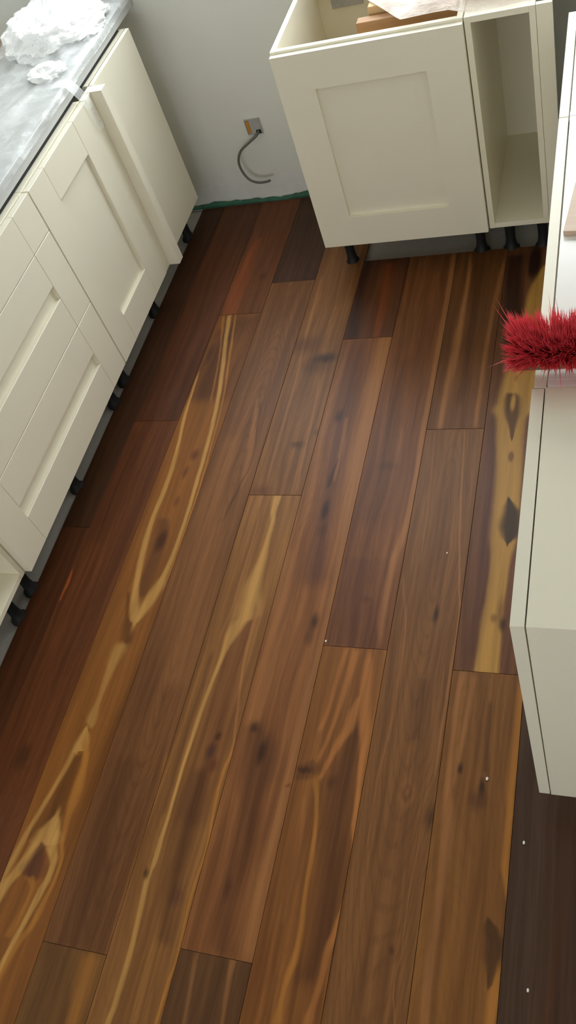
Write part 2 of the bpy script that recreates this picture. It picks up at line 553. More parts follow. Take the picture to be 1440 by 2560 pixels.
# ------------------------------------------------------------------ floor planks
FEATS = {"-4a":[["b","dark",0.55,0.9,[[1.731,-1.3713,0.0228],[1.877,-1.4087,0.0393],[2.03,-1.4297,0.043],[2.172,-1.4439,0.04],[2.448,-1.384,0.056]]],
["b","amber2",0.8,0.6,[[-0.237,-1.4378,0.1156],[0.163,-1.4309,0.1156],[0.456,-1.4208,0.1003],[0.674,-1.4288,0.0902],[0.92,-1.4051,0.0848],[1.191,-1.4029,0.0827],[1.495,-1.4005,0.0805],[1.791,-1.4139,0.1008],[2.011,-1.4394,0.1094]]],
["b","dark",0.5,0.8,[[0.462,-1.4162,0.0472],[0.531,-1.4131,0.0342],[0.608,-1.4091,0.0213],[0.689,-1.4026,0.0105]]],
["b","brown",0.75,0.5,[[1.206,-1.3844,0.0117],[1.264,-1.388,0.023],[1.37,-1.3922,0.0271],[1.495,-1.4071,0.022]]],
["b","pale",0.75,0.6,[[1.111,-1.3787,0.0054],[1.135,-1.3876,0.0163],[1.191,-1.4062,0.0138],[1.266,-1.4247,0.0099],[1.376,-1.4407,0.0101],[1.516,-1.4503,0.0082],[1.629,-1.4475,0.0076],[1.791,-1.4563,0.0063],[1.964,-1.4778,0.0057],[2.144,-1.4877,0.0034]]],
["b","pale",0.8,0.6,[[1.111,-1.3787,0.0054],[1.151,-1.3674,0.0156],[1.208,-1.3515,0.0184],[1.285,-1.3349,0.0097],[1.395,-1.3289,0.0071],[1.532,-1.3304,0.0065],[1.653,-1.3373,0.0067],[1.799,-1.3454,0.0069],[1.96,-1.3594,0.0071],[2.154,-1.389,0.0074],[2.308,-1.4198,0.0076],[2.472,-1.4478,0.0079]]],
["b","amber",0.8,0.7,[[1.268,-1.3208,0.0027],[1.372,-1.3166,0.0035],[1.578,-1.3178,0.0029],[1.838,-1.3321,0.0031],[2.027,-1.3483,0.0032],[2.231,-1.3815,0.0042],[2.469,-1.4216,0.0044]]],
["b","amber",0.6,0.7,[[2.029,-1.3955,0.004],[2.233,-1.424,0.0034],[2.474,-1.4733,0.0053]]],
["b","dark",0.5,0.8,[[1.027,-1.3755,0.0079],[1.047,-1.3787,0.0146],[1.08,-1.3896,0.0202],[1.134,-1.4135,0.0068],[1.218,-1.4374,0.0056]]],
["b","pale",0.55,0.8,[[0.781,-1.3996,0.0095],[0.795,-1.4027,0.0133],[0.857,-1.4037,0.0077],[0.946,-1.4034,0.0118],[0.998,-1.4003,0.0172],[1.036,-1.394,0.02]]],
["b","pale",0.75,0.5,[[0.701,-1.4174,0.0087],[0.714,-1.4046,0.02],[0.741,-1.4058,0.0157],[0.773,-1.4114,0.0038]]],
["b","pale",0.6,0.7,[[-0.068,-1.5434,0.0135],[0.332,-1.4982,0.0135],[0.374,-1.4887,0.0094],[0.459,-1.4734,0.0078],[0.536,-1.4561,0.0067],[0.628,-1.4341,0.0068],[0.712,-1.4202,0.0094]]],
["b","amber",0.95,0.7,[[-0.259,-1.4508,0.0109],[0.141,-1.4008,0.0109],[0.217,-1.378,0.0088],[0.268,-1.3565,0.0083],[0.326,-1.3474,0.0056],[0.386,-1.3415,0.0051],[0.464,-1.3587,0.007],[0.526,-1.3675,0.0083],[0.597,-1.3692,0.0132],[0.68,-1.3772,0.0092],[0.724,-1.3952,0.0106]]],
["b","pale",0.8,0.5,[[-0.085,-1.531,0.0133],[0.315,-1.481,0.0133],[0.368,-1.4584,0.014],[0.412,-1.4398,0.0153],[0.442,-1.4274,0.0189],[0.458,-1.4074,0.0359],[0.489,-1.405,0.0243],[0.524,-1.4028,0.006]]],
["b","pale",0.75,0.5,[[-0.251,-1.4373,0.006],[0.149,-1.4043,0.006],[0.215,-1.3934,0.0066],[0.283,-1.3784,0.0078],[0.343,-1.3673,0.0096],[0.383,-1.3609,0.0086],[0.44,-1.3823,0.0157],[0.49,-1.3973,0.0154]]],
["b","purple",0.75,0.6,[[0.36,-1.4108,0.0201],[0.38,-1.4148,0.0307],[0.41,-1.4131,0.0221],[0.444,-1.4144,0.0082]]],
["b","amber",0.6,0.8,[[0.22,-1.4153,0.0111],[0.279,-1.4008,0.0079],[0.328,-1.3955,0.0068],[0.36,-1.4165,0.0144]]],
["k","dark",0.8,0.8,-1.4708,2.2685,0.0136,0.0575],
["k","red",0.6,0.8,-1.4692,2.3772,0.0121,0.032],
["k","red",0.8,0.8,-1.3808,1.7722,0.0168,0.027],
["k","red",0.7,0.8,-1.3921,1.6965,0.0106,0.0263],
["k","red",0.6,0.8,-1.3856,1.5692,0.0103,0.0232],
["k","dark",0.85,0.7,-1.3892,1.4162,0.0186,0.047]],
"-4b":[["b","orange",0.35,0.9,[[2.488,-1.4517,0.0282],[2.594,-1.4579,0.0314],[2.74,-1.4583,0.0275],[2.943,-1.4474,0.0113]]],
["k","dark",0.8,0.8,-1.3647,2.7033,0.016,0.0253]],
"-5a":[["k","dark",0.8,0.8,-1.5778,0.6685,0.0206,0.0431],
["b","dark",0.4,0.9,[[1.409,-1.6318,0.0304],[1.662,-1.6272,0.0398],[1.883,-1.6512,0.0333]]],
["b","orange",0.9,0.4,[[1.175,-1.682,0.0125],[1.19,-1.6817,0.0118],[1.251,-1.6726,0.0075],[1.297,-1.6751,0.0015]]]],
"-5b":[["b","dark",0.5,0.9,[[2.04,-1.6657,0.0429],[2.36,-1.6713,0.0452],[2.714,-1.6584,0.0476]]]],
"-3a":[["b","dark",0.55,0.7,[[1.499,-1.1955,0.0028],[1.56,-1.1896,0.0049],[1.612,-1.1779,0.0028],[1.67,-1.1745,0.0021]]],
["b","tan",0.5,0.8,[[1.637,-1.1704,0.0043],[1.73,-1.1725,0.013],[1.871,-1.191,0.009],[2.021,-1.2136,0.0046]]],
["b","dark",0.45,0.7,[[1.645,-1.1734,0.0036],[1.747,-1.1612,0.0029],[1.871,-1.1768,0.0022],[2.001,-1.1917,0.0031]]],
["b","tan",0.35,0.9,[[0.939,-1.1884,0.0433],[1.202,-1.2137,0.0527],[1.499,-1.235,0.0422],[1.837,-1.2592,0.0301]]],
["b","amber",0.35,0.9,[[0.279,-1.1231,0.0104],[0.4,-1.1256,0.0134],[0.55,-1.1184,0.0111],[0.709,-1.1337,0.0087]]],
["b","dark",0.35,0.9,[[0.231,-1.2448,0.0532],[0.288,-1.234,0.0538],[0.481,-1.2437,0.0481],[0.694,-1.2545,0.0418]]],["c","dark",0.45,-1.2084,1.2729]],
"-3b":[["k","dark",0.5,0.9,-1.2497,2.8116,0.0528,0.1319]],
"-3c":[["b","amber",0.6,0.9,[[-0.326,-1.1484,0.0174],[0.074,-1.1648,0.0174],[0.14,-1.1702,0.0229],[0.217,-1.1739,0.0285]]]],
"-2a":[["b","tan",0.5,0.8,[[0.713,-1.0911,0.0029],[0.893,-1.0861,0.0036],[1.045,-1.0866,0.0037],[1.209,-1.0753,0.0032],[1.325,-1.0743,0.0033],[1.425,-1.073,0.0033],[1.528,-1.0809,0.0034],[1.597,-1.0861,0.0035]]],
["b","red",0.45,0.9,[[0.564,-1.0144,0.0433],[0.702,-1.005,0.0391],[0.79,-1.0094,0.044],[0.905,-1.0199,0.0382],[1.028,-1.0226,0.0284],[1.132,-1.0166,0.0148]]],
["b","pale",0.7,0.6,[[0.431,-1.0831,0.0032],[0.454,-1.0827,0.0059],[0.504,-1.0831,0.0054],[0.565,-1.0818,0.0044],[0.667,-1.0828,0.0045],[0.737,-1.0813,0.0046],[0.816,-1.0789,0.0053],[0.915,-1.0736,0.0054],[1.02,-1.063,0.0073],[1.077,-1.0555,0.0136],[1.103,-1.0497,0.0179],[1.141,-1.0368,0.0199],[1.172,-1.0222,0.0324],[1.212,-1.0235,0.0296],[1.267,-1.029,0.0236],[1.324,-1.0262,0.0155],[1.375,-1.0242,0.0111],[1.434,-1.0253,0.0079],[1.488,-1.0245,0.0073],[1.549,-1.0338,0.0095],[1.596,-1.0342,0.0136]]],
["b","pale",0.65,0.6,[[-0.309,-1.0925,0.0068],[0.091,-1.0795,0.0068],[0.157,-1.0752,0.0069],[0.225,-1.0754,0.0066],[0.287,-1.0786,0.0062],[0.359,-1.0846,0.0063],[0.415,-1.0893,0.0059]]],
["b","tan",0.75,0.6,[[0.724,-0.9571,0.0033],[0.751,-0.9562,0.0039],[0.806,-0.9634,0.0028],[0.863,-0.9714,0.0034],[0.957,-0.9852,0.0035],[1.056,-0.9936,0.0048],[1.133,-0.9944,0.0074],[1.186,-0.9994,0.0087]]],
["b","amber",0.95,0.6,[[-0.287,-0.9767,0.0038],[0.113,-0.964,0.0038],[0.146,-0.9619,0.0038],[0.204,-0.9608,0.0039],[0.264,-0.9562,0.0035],[0.333,-0.9596,0.0035],[0.388,-0.9608,0.0036],[0.444,-0.9578,0.0036],[0.493,-0.9541,0.0037],[0.561,-0.9602,0.0037],[0.622,-0.9636,0.0038],[0.685,-0.9649,0.0039],[0.734,-0.9584,0.0039]]],
["b","dark",0.4,0.9,[[0.573,-1.0979,0.005],[0.713,-1.0974,0.0057],[0.874,-1.0975,0.006],[1.022,-1.0976,0.0062]]],
["b","dark",0.5,0.9,[[0.282,-0.9997,0.0201],[0.416,-1.0172,0.0261],[0.562,-1.0251,0.0326],[0.688,-1.0296,0.0224]]],
["k","dark",0.8,0.8,-1.0058,0.7926,0.0091,0.0132],
["k","purple",0.85,0.8,-1.0169,0.7465,0.0158,0.026],
["k","red",0.7,0.8,-0.9983,0.7112,0.0134,0.0212],
["k","black",0.7,0.8,-1.0955,0.4214,0.0085,0.0147],
["k","purple",0.6,0.9,-1.0003,0.3815,0.0185,0.0266]],
"-2b":[["b","tan",0.6,0.7,[[1.662,-1.0825,0.0042],[1.822,-1.0874,0.0051],[1.947,-1.0875,0.0044],[2.112,-1.0905,0.0046],[2.422,-1.1047,0.0048],[2.648,-1.1084,0.005]]],
["b","tan",0.5,0.7,[[1.63,-0.9742,0.0041],[1.784,-0.9823,0.0035],[1.938,-0.9893,0.0036],[2.107,-1.0009,0.0037]]],
["k","dark",0.55,0.95,-1.0988,2.2896,0.0702,0.047],
["k","black",0.75,0.8,-1.0037,2.2153,0.0483,0.0287],
["k","dark",0.5,0.95,-1.0285,2.177,0.0528,0.0406],
["k","dark",0.7,0.85,-1.017,1.8107,0.0254,0.0175],
["k","dark",0.5,0.9,-0.9588,1.8654,0.0113,0.0178],
["k","red",0.6,0.9,-1.0959,1.6161,0.036,0.0229],
["b","dark",0.35,0.9,[[1.834,-1.1417,0.0132],[2.216,-1.1591,0.0157],[2.66,-1.2023,0.0214]]]],
"-1a":[["b","tan",0.75,0.8,[[0.29,-0.7815,0.0212],[0.451,-0.7907,0.0178],[0.645,-0.7836,0.014],[0.859,-0.7851,0.0136],[1.097,-0.7786,0.0098],[1.363,-0.7806,0.0134],[1.662,-0.7939,0.0208],[2.003,-0.8021,0.0306],[2.295,-0.7971,0.033]]],
["b","purple",0.6,0.95,[[1.29,-0.8415,0.0397],[1.432,-0.8529,0.0284],[1.583,-0.8605,0.0274],[1.744,-0.87,0.0317],[1.916,-0.8746,0.039],[2.1,-0.8831,0.0419],[2.298,-0.8914,0.0398]]],
["b","tan",0.4,0.9,[[0.845,-0.9204,0.0197],[0.963,-0.9158,0.0318],[1.086,-0.9228,0.0268],[1.217,-0.9333,0.0308],[1.385,-0.9511,0.0224]]],
["b","dark",0.55,0.95,[[0.282,-0.8545,0.0288],[0.393,-0.8686,0.0224],[0.536,-0.8605,0.0283],[0.634,-0.8705,0.0291],[0.738,-0.8786,0.0489],[0.824,-0.9035,0.0307]]],
["b","tan",0.5,0.8,[[1.662,-0.8581,0.004],[1.794,-0.8589,0.0081],[1.916,-0.8674,0.007]]],
["b","black",0.5,0.7,[[1.638,-0.8704,0.0026],[1.695,-0.8673,0.004],[1.744,-0.8624,0.0027]]],
["k","black",0.6,0.85,-0.8961,1.9346,0.0154,0.0291],
["k","dark",0.7,0.8,-0.8707,1.6654,0.0093,0.0325],
["k","black",0.75,0.85,-0.8628,1.5442,0.0129,0.0433],
["k","dark",0.5,0.9,-0.8573,1.4688,0.0152,0.0298],
["k","black",0.75,0.8,-0.8133,1.1518,0.0141,0.0308],
["k","dark",0.6,0.9,-0.8166,1.1068,0.0139,0.0276],
["k","black",0.6,0.85,-0.9101,0.8254,0.0134,0.0133],
["k","black",0.7,0.85,-0.8729,0.7606,0.012,0.0364],
["k","dark",0.5,0.9,-0.7819,0.6814,0.0083,0.006],
["k","dark",0.6,0.9,-0.8734,0.42,0.01,0.0266]],
"-1b":[["b","black",0.55,0.7,[[2.315,-0.9241,0.022],[2.493,-0.94,0.0235],[2.769,-0.9428,0.0246]]],
["b","orange",0.35,0.9,[[2.314,-0.833,0.0148],[2.482,-0.8354,0.0191],[2.709,-0.8496,0.0199]]]],
"-1c":[["b","tan",0.5,0.8,[[-0.257,-0.7895,0.0046],[0.143,-0.8095,0.0046],[0.205,-0.8157,0.0047],[0.271,-0.8188,0.0071]]],
["b","dark",0.3,0.9,[[-0.252,-0.7841,0.0227],[0.148,-0.7823,0.0227],[0.278,-0.7811,0.0211]]],
["b","tan",0.4,0.8,[[-0.274,-0.8767,0.0047],[0.126,-0.8972,0.0047],[0.255,-0.9104,0.0049]]]],
"0b":[["b","tan",0.75,0.7,[[1.109,-0.6159,0.0077],[1.248,-0.622,0.0114],[1.453,-0.6059,0.0101],[1.624,-0.5966,0.0086],[1.907,-0.6011,0.0091],[2.122,-0.5967,0.0108],[2.375,-0.5987,0.0099],[2.723,-0.6045,0.0075]]],
["b","tan",0.25,0.9,[[1.232,-0.6627,0.0086],[1.51,-0.6527,0.0122],[1.858,-0.6694,0.0066]]],
["b","dark",0.3,0.9,[[1.509,-0.7141,0.0309],[1.825,-0.71,0.0263],[2.185,-0.7054,0.0211]]],
["b","purple",0.4,0.95,[[1.085,-0.6883,0.0699],[1.231,-0.6948,0.0579],[1.366,-0.7013,0.0538]]],
["k","dark",0.4,0.9,-0.6925,1.718,0.0319,0.0194],
["k","dark",0.4,0.9,-0.6771,1.2316,0.0161,0.0104]],
"0a":[["b","dark",0.6,0.8,[[0.262,-0.6386,0.0246],[0.372,-0.626,0.0313],[0.477,-0.6265,0.036],[0.567,-0.6365,0.0403],[0.663,-0.646,0.04],[0.734,-0.6439,0.032],[0.809,-0.6385,0.0186],[0.885,-0.6336,0.0053]]],
["b","orange2",0.7,0.8,[[0.837,-0.7295,0.0059],[0.901,-0.718,0.0054],[0.988,-0.7128,0.0061],[1.075,-0.7045,0.0067]]],
["b","orange2",0.8,0.8,[[0.766,-0.715,0.0052],[0.857,-0.6971,0.0053],[0.955,-0.687,0.0076],[1.072,-0.6768,0.0111]]],
["b","orange2",0.9,0.7,[[0.712,-0.703,0.0057],[0.756,-0.6901,0.0067],[0.81,-0.6728,0.0104],[0.857,-0.654,0.0126],[0.895,-0.6504,0.0106],[0.935,-0.6437,0.0053]]],
["b","orange2",0.9,0.7,[[-0.216,-0.6417,0.0096],[0.184,-0.618,0.0096],[0.227,-0.6129,0.0062],[0.276,-0.6072,0.0067],[0.323,-0.6049,0.0077],[0.373,-0.594,0.0073],[0.427,-0.589,0.0032],[0.486,-0.587,0.0023],[0.558,-0.5885,0.0038],[0.611,-0.5949,0.0063],[0.64,-0.5968,0.0059],[0.732,-0.6035,0.006],[0.829,-0.6101,0.0108],[0.89,-0.6211,0.0152],[0.965,-0.6307,0.015],[1.058,-0.6379,0.0082]]],
["b","amber",0.8,0.7,[[-0.233,-0.6927,0.0088],[0.167,-0.6882,0.0088],[0.225,-0.6869,0.0058],[0.267,-0.682,0.0077],[0.341,-0.6737,0.0065],[0.415,-0.6792,0.0052],[0.524,-0.6839,0.0049],[0.608,-0.6918,0.005],[0.705,-0.7123,0.0077]]],
["b","tan",0.3,0.8,[[0.373,-0.7192,0.0047],[0.509,-0.7178,0.0049],[0.652,-0.7327,0.0051]]],
["b","dark",0.5,0.8,[[0.706,-0.7475,0.0182],[0.729,-0.7365,0.0287],[0.75,-0.7331,0.0105]]],
["k","black",0.6,0.85,-0.7471,0.7262,0.025,0.0102],
["k","dark",0.5,0.9,-0.6708,0.7055,0.0142,0.018]],
"1b":[["b","tan",0.8,0.8,[[1.879,-0.5486,0.0089],[2.047,-0.5463,0.0105],[2.216,-0.5404,0.0115],[2.398,-0.5386,0.0084],[2.543,-0.5377,0.0072],[2.714,-0.5432,0.0059]]],
["b","tan",0.6,0.8,[[1.886,-0.439,0.0062],[2.125,-0.439,0.0065],[2.342,-0.436,0.0068],[2.53,-0.4279,0.0063],[2.652,-0.419,0.005]]],
["b","dark",0.4,0.9,[[1.99,-0.4995,0.0129],[2.267,-0.4936,0.0169],[2.663,-0.496,0.0218]]]],
"1a":[["c","dark",0.5,-0.4925,1.4707],
["b","tan",0.7,0.7,[[0.762,-0.4187,0.0024],[0.844,-0.4184,0.0034],[0.94,-0.4164,0.0035],[1.064,-0.4149,0.0036],[1.172,-0.4116,0.0026],[1.28,-0.4213,0.0022],[1.497,-0.4443,0.0029],[1.713,-0.4597,0.0024],[1.853,-0.469,0.0025]]],
["b","tan",0.35,0.8,[[1.372,-0.5406,0.0023],[1.586,-0.5464,0.0024],[1.855,-0.5628,0.0032]]],
["b","tan",0.4,0.7,[[0.579,-0.556,0.0019],[0.685,-0.5581,0.0024],[0.883,-0.5476,0.0031],[1.024,-0.5465,0.0032],[1.303,-0.5812,0.0034]]],
["b","tan",0.45,0.7,[[-0.184,-0.4047,0.0012],[0.216,-0.4345,0.0012],[0.308,-0.4482,0.0013],[0.352,-0.44,0.0013],[0.424,-0.4429,0.0013],[0.501,-0.4415,0.0014],[0.602,-0.4355,0.0014]]],
["b","dark",0.35,0.9,[[0.836,-0.4831,0.0149],[1.001,-0.4857,0.0155]]],
["k","black",0.7,0.85,-0.4737,1.1988,0.0086,0.0275],
["k","tan",0.5,0.8,-0.4808,0.6994,0.0211,0.0311],
["k","dark",0.7,0.8,-0.4801,0.7014,0.0125,0.0214],
["k","tan",0.5,0.8,-0.4806,0.7043,0.0058,0.0116],
["k","black",0.55,0.95,-0.4152,0.6502,0.0185,0.0318],
["k","dark",0.6,0.9,-0.4622,0.3541,0.0078,0.0111]],
"2a":[["b","sap",0.97,0.25,[[1.026,-0.3241,0.0304],[1.092,-0.3248,0.0293],[1.196,-0.3252,0.028],[1.268,-0.3222,0.0253],[1.38,-0.3193,0.027],[1.459,-0.319,0.0368],[1.625,-0.3212,0.0376],[1.712,-0.3243,0.0378],[1.899,-0.3335,0.0442],[1.982,-0.3112,0.0667],[2.051,-0.307,0.0644],[2.158,-0.2994,0.053],[2.25,-0.2852,0.0461],[2.425,-0.2763,0.0482],[2.547,-0.2656,0.0404],[2.672,-0.2338,0.0116]]],
["b","purple",0.5,0.9,[[1.089,-0.3664,0.0153],[1.266,-0.3619,0.0176],[1.446,-0.3687,0.0183],[1.662,-0.3739,0.0175],[1.901,-0.3894,0.0154]]],
["b","black",0.75,0.6,[[2.2,-0.3645,0.0116],[2.275,-0.3609,0.0216],[2.394,-0.3684,0.0336],[2.56,-0.3761,0.0305],[2.691,-0.378,0.0312]]],
["b","dark",0.85,0.5,[[1.817,-0.3232,0.0018],[1.833,-0.3239,0.0048],[1.882,-0.3272,0.0126],[1.932,-0.3312,0.0225],[1.975,-0.3345,0.024],[2.009,-0.3378,0.0186]]],
["k","sap",0.9,0.7,-0.3314,1.9745,0.0086,0.038],
["k","dark",0.4,0.8,-0.3308,2.079,0.0063,0.0179],
["k","brown",0.75,0.5,-0.3208,1.751,0.0094,0.0251],
["b","black",0.9,0.6,[[1.435,-0.3042,0.0033],[1.445,-0.3029,0.0098],[1.469,-0.2994,0.0241],[1.496,-0.3017,0.0287],[1.532,-0.3011,0.0256],[1.567,-0.3073,0.0157],[1.596,-0.3152,0.0034]]],
["k","brown",0.6,0.7,-0.3209,1.196,0.0093,0.0183],
["k","black",0.8,0.8,-0.2967,1.1794,0.0092,0.0217],
["k","black",0.9,0.5,-0.3096,2.6489,0.0248,0.1012],
["k","red",0.5,0.9,-0.3039,1.2154,0.0103,0.0494]],
"2b":[["b","amber",0.9,0.7,[[0.464,-0.2199,0.0021],[0.496,-0.2255,0.005],[0.538,-0.2323,0.0077],[0.589,-0.2392,0.0087],[0.67,-0.2379,0.008],[0.74,-0.2394,0.0086],[0.851,-0.2357,0.0102],[1.009,-0.2366,0.0092]]],
["b","amber",0.8,0.6,[[-0.147,-0.2558,0.009],[0.253,-0.2418,0.009],[0.313,-0.2376,0.0116],[0.351,-0.2321,0.0109],[0.379,-0.2283,0.0049]]],
["b","tan",0.75,0.8,[[-0.173,-0.3679,0.009],[0.227,-0.3734,0.009],[0.31,-0.3757,0.0088],[0.406,-0.3753,0.0082],[0.473,-0.3738,0.0079],[0.56,-0.3739,0.009],[0.651,-0.3758,0.011],[0.795,-0.3894,0.0057],[0.899,-0.3899,0.0059],[1.021,-0.3857,0.0061]]],
["b","tan",0.6,0.8,[[0.737,-0.3739,0.0047],[0.798,-0.3703,0.0057],[0.876,-0.3621,0.0063],[0.946,-0.3573,0.0059],[1.023,-0.3544,0.007]]],
["b","dark",0.5,0.9,[[0.776,-0.3018,0.0079],[0.856,-0.3057,0.0071],[0.951,-0.3064,0.0058]]],
["k","black",0.75,0.85,-0.3614,0.7785,0.0066,0.0149],
["k","black",0.8,0.85,-0.3061,0.7381,0.0092,0.025],
["k","dark",0.6,0.95,-0.3113,0.7067,0.0237,0.0246],
["b","black",0.65,0.6,[[0.318,-0.2507,0.0032],[0.356,-0.2477,0.0122],[0.388,-0.2457,0.0213],[0.426,-0.2542,0.0166],[0.449,-0.2635,0.0055]]]],
"3a":[["b","dark",0.4,0.9,[[-0.124,-0.1282,0.0304],[0.276,-0.1225,0.0304],[0.473,-0.1169,0.0322],[0.685,-0.123,0.03]]],
["b","red",0.3,0.9,[[-0.126,-0.1433,0.0076],[0.274,-0.13,0.0076],[0.473,-0.1168,0.0081]]]]}
ROW0, ROWW = -0.7720, 0.1810
BASE = {'-6a': (78, 42, 24), '-6b': (64, 38, 24), '-5a': (96, 52, 29), '-5b': (82, 44, 26), '-4a': (112, 66, 31), '-4b': (98, 54, 29),
        '-3a': (112, 70, 41), '-3b': (66, 40, 27), '-3c': (106, 70, 38), '-2a': (132, 86, 47), '-2b': (122, 78, 44),
        '-1a': (130, 80, 46), '-1b': (84, 48, 30), '-1c': (94, 61, 36), '0a': (126, 77, 38), '0b': (112, 67, 40),
        '1a': (118, 76, 44), '1b': (104, 64, 36), '2a': (104, 64, 42), '2b': (120, 76, 38), '3a': (74, 52, 40)}
ROWS = {  # row: (list of (key, y0, y1))
    -6: [('-6a', -0.35, 1.46), ('-6b', 1.46, WALL_Y - 0.018)],
    -5: [('-5a', -0.10, 1.935), ('-5b', 1.935, WALL_Y - 0.018)],
    -4: [('-4a', 0.02, 2.484), ('-4b', 2.484, WALL_Y - 0.018)],
    -3: [('-3c', -1.89, 0.226), ('-3a', 0.226, 2.655), ('-3b', 2.655, WALL_Y - 0.018)],
    -2: [('-2a', -0.62, 1.601), ('-2b', 1.601, WALL_Y - 0.018)],
    -1: [('-1c', -1.89, 0.272), ('-1a', 0.272, 2.306), ('-1b', 2.306, 2.741)],
    0: [('0a', -0.90, 1.081), ('0b', 1.081, 2.741)],
    1: [('1a', -0.33, 1.867), ('1b', 1.867, 2.741)],
    2: [('2b', -1.20, 1.036), ('2a', 1.036, 2.741)],
    3: [('3a', -0.45, 1.75)],
}
for r in range(-6, 8):
    lst = ROWS.setdefault(r, [])
    if not lst:
        lst.append(('', -0.7 + 0.33 * (r % 3), 0.62 if r > 3 else 1.2))
    y0 = min(q[1] for q in lst)
    if y0 > -1.88:
        lst.insert(0, ('', -2.0 - 0.21 * (r % 3), y0))
        y0 = lst[0][1]
    lst.insert(0, ('', RY0 + 0.01, y0))
gap = 0.0005
GEN = {}
for r in sorted(ROWS):
    xa, xb = ROW0 + r * ROWW, ROW0 + (r + 1) * ROWW
    if r == -6:
        xa = -1.786
    if xb > RX1 - 0.005:
        xb = RX1 - 0.005
    if xb - xa < 0.02:
        continue
    for key, y0, y1 in ROWS[r]:
        rg = random.Random(str(r) + key)
        base = BASE.get(key, (rg.randint(84, 118), rg.randint(54, 72), rg.randint(32, 42)))
        tone = wood_lin(base)[:3] + (1, (xa + xb) / 2 + rg.uniform(-0.06, 0.06), rg.uniform(y0, y1))
        mat = plank_mat(tone, FEATS.get(key, []), str(r) + key)
        lift = rg.uniform(-0.0002, 0.0002)
        box('plank', (xa + gap, xb - gap, y0 + gap, y1 - gap, SUB, lift), mat, fl, bev=0.0007)

# ------------------------------------------------------------------ cabinets
class Run:
    """maps (u along the run, n outward from the front plane, z) to world boxes"""
    def __init__(self, axis, plane, sign):
        self.axis, self.plane, self.sign = axis, plane, sign

    def b(self, u0, u1, n0, n1, z0, z1):
        a, c = sorted((self.plane + self.sign * n0, self.plane + self.sign * n1))
        if self.axis == 'X':                      # front plane is X = const, u runs along Y
            return (a, c, u0, u1, z0, z1)
        return (u0, u1, a, c, z0, z1)


def shaker(parent, off, run, name, u0, u1, z0, z1, stile=0.121, rail=0.118, t=0.022, rec=0.015, flat=False, solid=False):
    """framed front: the centre panel is the part, stiles and rails are its pieces"""
    g = 0.0003
    if solid:
        bm = bmesh.new()
        chamfer_box(bm, *run.b(u0 + stile - 0.006, u1 - stile + 0.006, -t + 0.002, -rec, z0 + rail - 0.006, z1 - rail + 0.006))
        for q in ((u0, u0 + stile, z0, z1), (u1 - stile, u1, z0, z1), (u0 + stile, u1 - stile, z0, z0 + rail), (u0 + stile, u1 - stile, z1 - rail, z1)):
            chamfer_box(bm, *run.b(q[0], q[1], -t, 0, q[2], q[3]))
        return obj(name, bm, CREAM, parent, off)
    p = box(name, run.b(u0 + stile - 0.006, u1 - stile + 0.006, -t + 0.002, -0.0004 if flat else -rec, z0 + (0 if flat else rail - 0.006), z1 - (0 if flat else rail - 0.006))
            if not flat else run.b(u0 + stile + g, u1 - stile - g, -t, 0, z0, z1), CREAM, parent, off, 0.0009 if flat else 0)
    for a, c in ((u0, u0 + stile), (u1 - stile, u1)):
        box('stile', run.b(a, c, -t, 0, z0, z1), CREAM, p, off, 0.0013)
    if not flat:
        for a, c in ((z0, z0 + rail), (z1 - rail, z1)):
            box('rail', run.b(u0 + stile + g, u1 - stile - g, -t, -0.0002, a, c), CREAM, p, off, 0.0013)
    return p


def carcass(parent, off, run, u0, u1, depth, n_front=-0.024, zt=ZT, top='rails', mat=None, back=True):
    m = mat or CARCASS
    s = 0.018
    nb = n_front - depth
    zs = zt - s if top == 'panel' else zt
    box('side_panel', run.b(u0, u0 + s, nb, n_front, ZB, zs), m, parent, off, 0.0006 if top != 'panel' else 0)
    box('side_panel', run.b(u1 - s, u1, nb, n_front, ZB, zs), m, parent, off, 0.0006 if top != 'panel' else 0)
    box('bottom_panel', run.b(u0 + s, u1 - s, nb, n_front - 0.001, ZB, ZB + s), m, parent, off, 0.0006)
    if back:
        box('back_panel', run.b(u0 + s, u1 - s, nb + 0.012, nb + 0.020, ZB + s, zt), m, parent, off, 0)
    if top == 'rails':
        box('top_rail', run.b(u0 + s, u1 - s, n_front - 0.10, n_front - 0.001, zt - s, zt), m, parent, off, 0.0006)
        box('top_rail', run.b(u0 + s, u1 - s, nb + 0.02, nb + 0.12, zt - s, zt), m, parent, off, 0.0006)
    elif top == 'edge':
        box('top_rail', run.b(u0 + s, u1 - s, n_front - s, n_front - 0.001, zt - 0.09, zt), m, parent, off, 0.0006)
        box('top_rail', run.b(u0 + s, u1 - s, nb + 0.02, nb + 0.02 + s, zt - 0.09, zt), m, parent, off, 0.0006)
    elif top == 'panel':
        box('top_panel', run.b(u0, u1, nb, n_front, zt - s, zt), m, parent, off, 0)


LEGS = {}
def leg(parent, off, x, y, z0=SUB):
    o = obj('leg', lathe([(0.030, z0), (0.030, z0 + 0.008), (0.020, z0 + 0.022), (0.017, z0 + 0.05), (0.018, z0 + 0.09), (0.024, ZB - 0.022), (0.031, ZB - 0.008), (0.031, ZB - 0.0005)], x, y), BLACK, parent, off, smooth=True)
    return o


# ---- left run (faces +X), front plane X = -1.694
LR = Run('X', -1.694, 1)
LD = 0.445
XL = -1.80

def left_unit(name, label, u0, u1, legs, grp='base cabinets along the plastic-covered counter'):
    loc = (-1.95, (u0 + u1) / 2, SUB)
    t = thing(name, label, 'cabinet', loc, grp)
    carcass(t, loc, LR, u0, u1, LD)
    for y in legs:
        leg(t, loc, XL, y)
        leg(t, loc, -2.11, y)
    return t, loc

